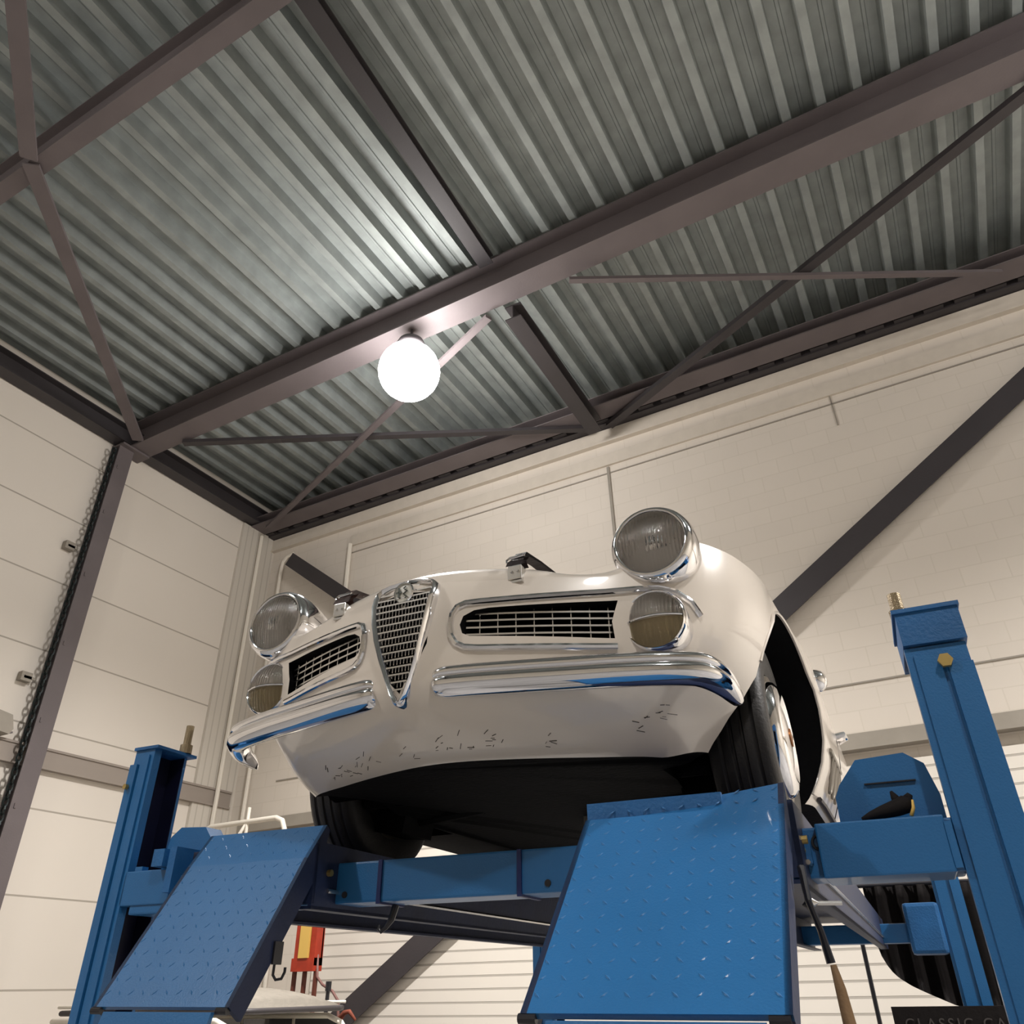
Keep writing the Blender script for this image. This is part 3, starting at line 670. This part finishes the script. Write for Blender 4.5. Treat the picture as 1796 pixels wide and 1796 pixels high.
# ---- headlights and fog lamps
def headlight(sx):
    c = (sx*.628, -.575, .668); ax = (0, -1, .04)
    bm = BM(); lathe(bm, [(.095, -.14), (.106, -.10), (.1145, -.05), (.1175, -.01), (.1165, .022), (.111, .042), (.104, .053), (.098, .056), (.0935, .054), (.091, .044)], c, ax, 56)
    h = part('headlight', bm, M_CHROME, auto=70)
    bm = BM(); lathe(bm, [(.092, .040), (.080, -.005), (.058, -.04), (.030, -.058), (.001, -.062)], c, ax, 40); part('reflector_bowl', bm, M_REFL, h)
    bm = BM(); lathe(bm, [(.001, .022), (.020, .018), (.024, .0), (.020, -.02)], (c[0], c[1], c[2]), ax, 20); tube(bm, [(c[0]-.03*sx, c[1]-.012, c[2]-.01), (c[0], c[1]-.02, c[2]), (c[0]+.03, c[1]-.012, c[2]-.012)], .004, 6)
    part('bulb_shield', bm, M_CHROME, h)
    # fluted lens: vertical ribs on the inside of a domed glass
    bm = BM(); rings = []; n = 96; cc = Vector(c)
    for j in range(15):
        r = .0915*j/14
        row = []
        for k in range(n):
            t = 2*PI*k/n; x, z = r*math.cos(t), r*math.sin(t); d = .052+.020*(1-(r/.0915)**2)
            row.append((x, d, z))
        rings.append(row)
    grid(bm, [[cc+Vector((x, -d, z)) for x, d, z in row] for row in rings], close=True)
    grid(bm, [[cc+Vector((x, -(d-.004-.0012*math.sin(x*420)), z)) for x, d, z in row] for row in rings], close=True)
    bmesh.ops.remove_doubles(bm, verts=bm.verts, dist=1e-5)
    part('headlight_lens', bm, M_LENS, h)
def fog(sx):
    c = Vector((sx*.615, -.606, .446))
    bm = BM(); lathe(bm, [(.080, -.07), (.082, -.03), (.0835, .005), (.0815, .018), (.077, .024), (.073, .021), (.071, .012)], c, (0, -1, 0), 48)
    h = part('fog_lamp', bm, M_CHROME, auto=70)
    bm = BM(); lathe(bm, [(.072, .012), (.062, -.02), (.04, -.04), (.001, -.05)], c, (0, -1, 0), 32); part('reflector_bowl', bm, M_REFL, h)
    for up, nm, m in ((1, 'clear_lens', M_LENS), (-1, 'amber_lens', M_AMBER)):
        bm = BM()
        for inner in (0, 1):
            rws = []
            for j in range(13):
                r = .073*j/12; row = []
                for k in range(41):
                    t = PI*k/40*up; x, z = r*math.cos(t), r*math.sin(t)
                    d = .020+(.026 if up > 0 else .020)*(1-(r/.073)**2)
                    if up < 0: d += .0016*math.sin(x*520)*(1-(r/.073)**4)
                    row.append(c+Vector((x, -(d-.004*inner), z+(.002 if up > 0 else -.002))))
                rws.append(row)
            grid(bm, rws)
        bmesh.ops.remove_doubles(bm, verts=bm.verts, dist=1e-5)
        part(nm, bm, m, h)
    bm = BM(); tube(bm, [c+Vector((-.073+i*.0146, -.022-.026*(1-((-.073+i*.0146)/.073)**2), 0)) for i in range(11)], .0028, 6); part('lens_divider', bm, M_CHROME, h)
for sx in (-1, 1): headlight(sx); fog(sx)
# ---- bonnet straps
def strap(sx, m):
    u = .282; z = .624; y = -.80; X = sx*u
    while top_z(X, y) < z-.012 and y < -.5: y += .004
    y += .028
    bm = BM(); box(bm, X-.020, X+.020, y-.055, y-.020, z-.048, z-.006, bev=.003); lathe(bm, [(.004, 0), (.004, .004)], (X-.009, y-.055, z-.024), (0, -1, 0), 10, cap1=True); lathe(bm, [(.004, 0), (.004, .004)], (X+.009, y-.055, z-.024), (0, -1, 0), 10, cap1=True)
    box(bm, X-.018, X+.022, y-.052, y-.022, z-.056, z-.05)
    s = part('strap_bracket', bm, M_CHROME2, smooth=False, label='chrome bonnet strap bracket')
    bm = BM(); grid(bm, [[(X+a*w, yy, zz) for a in (-1, 1)] for w, yy, zz in ((.028, y-.05, z-.004), (.024, y-.045, z+.012), (.018, y-.03, z+.026), (.0165, y-.02, z+.040), (.0165, y-.005, z+.055), (.0165, y+.10, z+.075), (.0165, y+.35, z+.11))])
    grid(bm, [[(X+a*w, yy, zz) for a in (-1, 1)] for w, yy, zz in ((.028, y-.02, z-.004), (.024, y-.025, z+.010), (.018, y-.015, z+.022), (.0165, y-.0, z+.034), (.0165, y+.01, z+.048), (.0165, y+.10, z+.068), (.0165, y+.35, z+.10))])
    bmesh.ops.solidify(bm, geom=bm.faces[:], thickness=.004)
    part('leather_strap', bm, m, s, smooth=False, label='black leather strap' if sx > 0 else 'dark brown leather strap')
    bm = BM(); tube(bm, [(X-.024, y-.034, z+.026), (X+.020, y-.036, z+.029), (X+.020, y-.03, z+.033), (X-.024, y-.03, z+.033), (X-.032, y-.034, z+.024), (X-.030, y-.036, z+.014)], .0028, 6); part('buckle', bm, M_CHROME, s)
strap(1, M_LEATHER); strap(-1, M_LEATHB)
# ---- wheels
def wheel(sx, y, name='wheel'):
    c = (sx*.704, y, .308); ax = (sx, 0, 0)
    bm = BM(); lathe(bm, [(.195, -.080), (.225, -.092), (.275, -.092), (.297, -.082), (.304, -.066), (.306, -.056), (.302, -.052), (.302, -.047), (.307, -.043), (.308, -.022), (.303, -.018), (.303, -.013), (.308, -.009), (.308, .009), (.303, .013), (.303, .018), (.308, .022), (.307, .043), (.302, .047), (.302, .052), (.306, .056), (.304, .066), (.297, .080), (.280, .090), (.262, .093), (.256, .089), (.232, .091), (.200, .080), (.195, .06), (.195, -.06)], c, ax, 64)
    w = part(name, bm, M_RUB, car, auto=50)
    bm = BM(); lathe(bm, [(.197, .078), (.193, .086), (.185, .080), (.180, .062), (.165, .055), (.001, .050)], c, ax, 48); lathe(bm, [(.197, -.078), (.18, -.06), (.12, -.02), (.001, -.02)], c, ax, 48); part('rim', bm, mat('wheel_enamel', srgb(120, 112, 100), .4, .5), w)
    bm = BM(); lathe(bm, [(.182, .058), (.181, .080), (.172, .100), (.155, .112), (.135, .116), (.122, .110), (.112, .106)], c, ax, 48); hc = part('hubcap', bm, M_CHROME, w)
    bm = BM(); lathe(bm, [(.112, .106), (.08, .113), (.04, .117), (.001, .118)], c, ax, 48); part('hubcap_disc', bm, M_PAINT, hc, label='cream painted disc of the hubcap')
    bm = BM(); lathe(bm, [(.028, .117), (.027, .122), (.001, .124)], c, ax, 24); part('hub_badge', bm, mat('hub_badge_gold', srgb(150, 96, 52), .35, .6), hc)
    return w
for y in (.14, 2.64):
    for sx in (-1, 1): wheel(sx, y)
# arch lips
for sx in (-1, 1):
    bm = BM(); pts = []
    for i in range(41):
        a = R(-28+216*i/40); yy, zz = .12+.377*math.cos(a), .31+.377*math.sin(a)
        if zz < (.40 if yy < .12 else .175): continue
        zc = min(zz, .58); _, yf, wf, ws = lev(zc)
        if yy < YC: wq = max((u_ for u_, y_ in [outline(zc, k_/60) for k_ in range(61)] if y_ <= yy), default=wf)
        else: wq = lerp(wf, ws, sm((yy-YC)/.75))
        if zz > .58:
            wq -= .0
            best = min((abs(top_z(t_, yy)-zz), t_) for t_ in [wq*(.80+.2*i_/40) for i_ in range(41)]); wq = best[1]
        pts.append((sx*wq, yy, zz))
    tube(bm, pts, .006, 6); part('arch_lip', bm, M_PAINT)
# ---- underside: suspension, sump, exhaust
bm = BM()
for sx in (-1, 1):
    prism(bm, [(sx*.61, .12), (sx*.50, .11), (sx*.46, .30), (sx*.61, .34)], .02, .22, 'xz')
    tube(bm, [(sx*.60, .12, .16), (sx*.25, .15, .20)], .03, 10)
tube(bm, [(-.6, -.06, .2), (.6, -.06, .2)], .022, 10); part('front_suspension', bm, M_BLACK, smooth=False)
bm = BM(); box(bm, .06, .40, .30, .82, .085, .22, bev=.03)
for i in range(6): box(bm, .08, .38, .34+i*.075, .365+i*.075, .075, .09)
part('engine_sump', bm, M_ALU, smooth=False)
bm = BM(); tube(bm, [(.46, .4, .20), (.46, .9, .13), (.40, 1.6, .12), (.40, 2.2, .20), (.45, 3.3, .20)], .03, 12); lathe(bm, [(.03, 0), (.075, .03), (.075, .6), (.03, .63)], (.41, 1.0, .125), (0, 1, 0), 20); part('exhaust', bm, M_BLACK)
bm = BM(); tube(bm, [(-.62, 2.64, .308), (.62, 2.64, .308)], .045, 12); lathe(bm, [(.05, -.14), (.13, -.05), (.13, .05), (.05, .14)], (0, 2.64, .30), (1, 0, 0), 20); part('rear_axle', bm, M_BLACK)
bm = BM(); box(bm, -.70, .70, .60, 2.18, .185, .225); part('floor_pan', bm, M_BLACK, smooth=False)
# ---- side details
def wside(y, z):
    zc = min(z, .58); _, yf, wf, ws = lev(zc); return lerp(wf, ws, sm((y-YC)/.75))
for sx in (-1, 1):
    bm = BM()
    tube(bm, [(sx*(wside(.60+i*.05, .36)+.004), .60+i*.05, .365) for i in range(9)], .008, 6)
    for k in range(3):
        y0 = .68+k*.105
        pts = [(0, .365), (0, .27), (.014, .248), (.036, .242), (.056, .252), (.064, .275), (.064, .355)]
        tube(bm, [(sx*(wside(y0+a, b)+.004), y0+a, b) for a, b in pts], .006, 6)
    part('side_vents', bm, M_GREYW)
    bm = BM(); tube(bm, [(sx*(wside(y, .19)+.004), y, .195) for y in [.56+i*.12 for i in range(13)]], .009, 6); part('sill_strip', bm, M_STEELD)
    bm = BM(); lathe(bm, [(.001, .045), (.025, .040), (.042, .022), (.048, 0), (.046, -.006), (.001, -.006)], (sx*.895, .90, .715), (0.25*sx, -1, 0), 28); tube(bm, [(sx*.86, .91, .60), (sx*.89, .91, .69)], .008, 8)
    part('door_mirror', bm, M_CHROME)
    bm = BM(); tube(bm, [(sx*.90, 1.25, .57), (sx*.945, 1.26, .58), (sx*.95, 1.34, .58), (sx*.91, 1.37, .57)], .012, 8); part('door_handle', bm, M_CHROME)
    for y in (1.06, 1.92):
        bm = BM(); tube(bm, [(sx*(wside(y, z)+.0005), y, z) for z in (.20, .3, .4, .5, .58)], .0022, 5); part('door_gap', bm, M_BLKG)
# bonnet seam, windscreen, hood cover, seats, rear lamps (upper side of the car)
for s_ in (-1, 1):
    bm = BM(); tube(bm, [(s_*u, y, top_z(u, y)+.0005) for u, y in [(.42, .42), (.44, .1), (.44, -.2), (.43, -.45)]], .002, 4); part('bonnet_gap', bm, M_BLKG)
bm = BM(); ws_ = [(-.62, .74, .78), (-.57, .90, 1.10), (-.3, .86, 1.14), (0, .85, 1.15), (.3, .86, 1.14), (.57, .90, 1.10), (.62, .74, .78)]
tube(bm, ws_, .012, 8); part('windscreen_frame', bm, M_CHROME)
bm = BM(); grid(bm, [[(-.62, .74, .78), (-.3, .64, .79), (0, .62, .80), (.3, .64, .79), (.62, .74, .78)], [(-.57, .90, 1.09), (-.3, .86, 1.13), (0, .85, 1.14), (.3, .86, 1.13), (.57, .90, 1.09)]]); bmesh.ops.solidify(bm, geom=bm.faces[:], thickness=.005); part('windscreen', bm, M_GLASS)
bm = BM(); box(bm, -.6, .6, .95, 1.75, .795, .84, bev=.015); part('tonneau_cover', bm, M_CLOTH)
bm = BM(); lathe(bm, [(.19, 0), (.19, .02)], (-.36, 1.05, .93), (0, 1, -.4), 28); tube(bm, [(-.36+.18*math.cos(t), 1.05, .93+.17*math.sin(t)) for t in [2*PI*i/24 for i in range(24)]], .012, 6, closed=True); part('steering_wheel', bm, M_BLKG)
for sx in (-1, 1):
    bm = BM(); lathe(bm, [(.04, 0), (.042, .02), (.03, .05), (.001, .06)], (sx*.60, 3.38, .50), (0, 1, 0), 20); part('rear_lamp', bm, mat('red_lens', srgb(150, 20, 16), .1, coat=1))
    bm = BM(); pts = [(sx*u, YR+.84*math.sqrt(max(0, 1-(u/.92)**2)), .33) for u in [.25+i*.07 for i in range(10)]]; tube(bm, pts, .03, 8, flat=1.4); part('rear_bumper', bm, M_CHROME)
# dirt scratches under the nose
bm = BM()
for u0, u1, zz, n in ((-.42, -.05, .178, 26), (.02, .20, .182, 20), (.28, .34, .178, 5), (.50, .60, .205, 12)):
    for i in range(n):
        u = random.uniform(u0, u1); z = zz+random.uniform(-.012, .014)+(.062*sm((u-.48)/.18)*.85 if u > 0 else .0); l = random.uniform(.006, .02); a = random.uniform(-.5, .9)
        p = Vector((u, yfront(u, z)-.0015, z)); q = Vector((u+l*math.cos(a), yfront(u+l*math.cos(a), z+l*.6*math.sin(a))-.0015, z+l*.6*math.sin(a)))
        tube(bm, [p, q], random.uniform(.0006, .0012), 4)
part('road_dirt_marks', bm, mat('dirt', srgb(60, 54, 50), .9), smooth=False)

# ------------------------------------------------------------------ things on the floor behind the lift
# parked car with a grey canvas roof (mostly hidden behind the left ramp)
t = empty('parked_car', (-6.35, 5.85, 0), 0, label='pale parked car with a grey canvas roof behind the left ramp', cat='car')
bm = BM()
prof_ = [(-1.75, .30), (-1.80, .65), (-1.5, .92), (-1.0, 1.0), (.95, 1.0), (1.45, .92), (1.7, .62), (1.65, .30)]
prism(bm, prof_, -.70, .70, 'xz'); bmesh.ops.bevel(bm, geom=bm.edges[:], offset=.06, segments=3, affect='EDGES'); obj('body', bm, M_WHITE, t, smooth=True, auto=40)
bm = BM(); rr = []
for i in range(15):
    x = -1.0+i*2.0/14; e = math.sqrt(max(0, 1-(abs(x)/1.06)**3)); rr.append([(x, .62*math.cos(a), 1.50+.17*e*math.sin(a)) for a in [PI*j/12 for j in range(13)]])
Vv = grid(bm, rr); 
for e_ in (Vv[0], Vv[-1]): bm.faces.new(e_)
obj('canvas_roof', bm, M_CANVAS, t, smooth=True)
bm = BM(); tube(bm, [(-1.08, -.64, 1.49), (1.02, -.64, 1.49), (1.09, -.5, 1.49), (1.09, .5, 1.49), (1.02, .64, 1.49), (-1.08, .64, 1.49)], .022, 8, closed=True); obj('drip_rail', bm, M_STEELD, t, smooth=True)
for sy in (-1, 1):
    bm = BM(); tube(bm, [(-1.12, sy*.65, 1.535), (1.04, sy*.65, 1.535)], .012, 8); obj('roof_strip', bm, M_WHITE, t, smooth=True)
    bm = BM(); tube(bm, [(-1.15, sy*.66, 1.43), (.85, sy*.66, 1.43), (1.0, sy*.66, 1.38), (1.12, sy*.66, 1.25), (1.25, sy*.68, 1.0)], .024, 8)
    for x in (-1.15, -.2, .45): tube(bm, [(x, sy*.66, 1.43), (x, sy*.68, 1.0)], .02, 8)
    obj('window_frame', bm, M_WHITE, t, smooth=True)
    bm = BM(); prism(bm, [(-1.15, 1.0), (-1.1, 1.43), (.85, 1.43), (1.0, 1.38), (1.25, 1.0)], sy*.655, sy*.66, 'xz'); obj('side_glass', bm, M_DGLASS, t)
for x in (-1.15, 1.1):
    for sy in (-1, 1):
        bm = BM(); lathe(bm, [(.001, -.07), (.2, -.08), (.29, -.07), (.30, 0), (.29, .07), (.2, .08), (.001, .07)], (x, sy*.62, .30), (0, 1, 0), 28); obj('wheel', bm, M_RUB, t, smooth=True)
# red workshop press / jack with yellow label
t = empty('shop_jack', (-6.42, 7.2, 0), 0, label='red tall workshop stand with a yellow strip behind the left ramp', cat='jack stand')
bm = BM(); box(bm, -.15, -.08, -.06, .06, 1.85, 2.45); box(bm, .06, .13, -.06, .06, 1.85, 2.45); box(bm, -.17, .13, -.07, .07, 1.80, 1.92); box(bm, -.17, .13, .04, .07, 1.85, 2.45); obj('upper_frame', bm, M_RED, t)
bm = BM(); box(bm, -.08, .05, -.08, -.05, 1.92, 2.5); obj('yellow_strip', bm, M_YEL, t)
bm = BM(); 
for x in (-.17, -.03, .12): box(bm, x-.015, x+.015, -.02, .02, 0.05, 1.82)
for z in (.1, .9, 1.55): box(bm, -.17, .13, -.02, .02, z, z+.035)
box(bm, -.35, .35, -.35, .35, 0, .05); obj('lower_frame', bm, mat('rusty_red_frame', srgb(96, 48, 36), .6), t)
bm = BM(); tube(bm, [(.12, 0, 1.95), (.14, 0, 1.75), (.22, 0, 1.68), (.36, 0, 1.62), (.44, 0, 1.54), (.46, 0, 1.42), (.45, 0, 1.0)], .014, 8); obj('hose', bm, mat('dull_red_hose', srgb(120, 84, 78), .6), t, smooth=True)
bm = BM(); tube(bm, [(-5.85, 6.85, .02), (-5.82, 6.85, 1.66)], [.03, .018], 8); tube(bm, [(-5.82, 6.85, 1.62), (-5.82, 6.85, 1.70)], .028, 8)
tag(obj('pry_bar', bm, M_BLKG), 'thin black upright bar at the foot of the long wall brace', 'bar')
bm = BM(); tube(bm, [(-5.80, 7.0, 1.36), (-5.72, 7.0, 1.44), (-5.66, 7.0, 1.45), (-5.58, 7.0, 1.38)], [.03, .024, .02, .012], 8); tube(bm, [(-5.78, 7.0, 0), (-5.78, 7.0, 1.38)], .03, 8)
tag(obj('rusty_lever', bm, mat('rust', srgb(128, 66, 48), .8, noise=.4, nscale=20), smooth=True), 'rusty red lever at the lower end of the long wall brace', 'lever')
# white guard rail in the corner
bm = BM()
for yy in (7.0,): 
    tube(bm, [(-8.2, yy, 2.6), (-8.15, yy, 3.28), (-8.0, yy, 3.34), (-6.95, yy, 3.34), (-6.85, yy, 3.30), (-6.80, yy, 3.2), (-6.80, yy, 0)], .03, 8); tube(bm, [(-8.2, yy, 0), (-8.2, yy, 3.2)], .03, 8)
    tube(bm, [(-7.75, yy, 2.9), (-7.4, yy, 3.34)], .02, 8); tube(bm, [(-7.4, yy, 3.0), (-7.4, yy, 3.5)], .02, 8); tube(bm, [(-8.2, yy, 2.95), (-6.8, yy, 2.95)], .02, 8)
tag(obj('guard_rail', bm, M_WHITE, smooth=True), 'white tubular guard rail standing in the far left corner', 'railing')
# black sheet hanging behind the lift and the black banner below it
bm = BM(); n = 30; rws = []; LOW = [(.78, 1.87), (.80, 1.76), (.834, 1.68), (.88, 1.63), (.945, 1.585), (1.06, 1.53), (1.175, 1.48), (1.30, 1.455), (1.46, 1.45)]
def low_at(u):
    for (a, b), (c, d) in zip(LOW, LOW[1:]):
        if u <= c: return lerp(b, d, (u-a)/(c-a))
    return LOW[-1][1]
for j in range(9):
    rws.append([lw(.78+.68*i/n, 6.2+.03*math.sin(i*1.1)+.05*j/8, lerp(2.16, low_at(.78+.68*i/n), j/8)) for i in range(n+1)])
grid(bm, rws); bmesh.ops.solidify(bm, geom=bm.faces[:], thickness=.006)
t = empty('black_curtain', lw(1.08, 6.2, 0), YAW, label='black curtain with a curved lower edge on a thin stand behind the right post', cat='curtain')
mi_ = Matrix.Rotation(-YAW, 4, 'Z') @ Matrix.Translation(-t.location)
bm.transform(mi_); obj('cloth', bm, M_CLOTH, t, smooth=True)
for u in (.70, 1.50):
    p = lw(u, 6.2, 0); q = lw(u, 6.2, 2.17); p = Vector((q.x, q.y, 0)); bm = BM(); tube(bm, [mi_ @ p, mi_ @ q], .014, 8); tube(bm, [mi_ @ (p+Vector((0, -.25, .02))), mi_ @ (p+Vector((0, .25, .02)))], .016, 8); obj('stand_pole', bm, M_BLKG, t)
bm = BM(); tube(bm, [mi_ @ lw(.70, 6.2, 2.165), mi_ @ lw(1.50, 6.2, 2.165)], .012, 8); obj('top_rail', bm, M_BLKG, t)
t = empty('banner_stand', lw(1.1, 5.2, 0), LIFT_YAW, label='black banner with faint grey lettering beside the right post', cat='banner')
bm = BM(); box(bm, -.25, .36, 0, .03, .35, 1.50); obj('banner_panel', bm, M_CLOTH, t)
for x in (-.24, .34):
    bm = BM(); tube(bm, [(x, .015, 0), (x, .015, .35)], .012, 8); box(bm, x-.06, x+.06, -.12, .15, 0, .015); obj('stand_leg', bm, M_STEELD, t)
cu = bpy.data.curves.new('banner_text', 'FONT'); cu.body = 'CLASSIC CARS'; cu.size = .07; cu.extrude = .001; cu.space_character = 1.3; cu.align_x = 'LEFT'
to = bpy.data.objects.new('tmp', cu); COL.objects.link(to); bpy.context.view_layer.update()
me = bpy.data.meshes.new_from_object(to.evaluated_get(bpy.context.evaluated_depsgraph_get())); bpy.data.objects.remove(to)
to = bpy.data.objects.new('banner_lettering', me); COL.objects.link(to); to.parent = t; to.location = (-.2, -.003, 1.40); to.rotation_euler = (R(90), 0, 0); me.materials.clear(); me.materials.append(mat('faint_grey_letters', srgb(70, 66, 64), .7))
# tan hide hanging at the right ramp
bm = BM(); q = [lw(.885, 1.75, 1.64), lw(.89, 1.75, 1.60), lw(.895, 1.76, 1.52), lw(.90, 1.77, 1.35), lw(.90, 1.78, 1.1)]; tube(bm, q, [.006, .010, .013, .017, .015], 10)
tag(obj('hide_rag', bm, M_TAN, smooth=True), 'tan brown rag hanging beside the right ramp', 'rag')
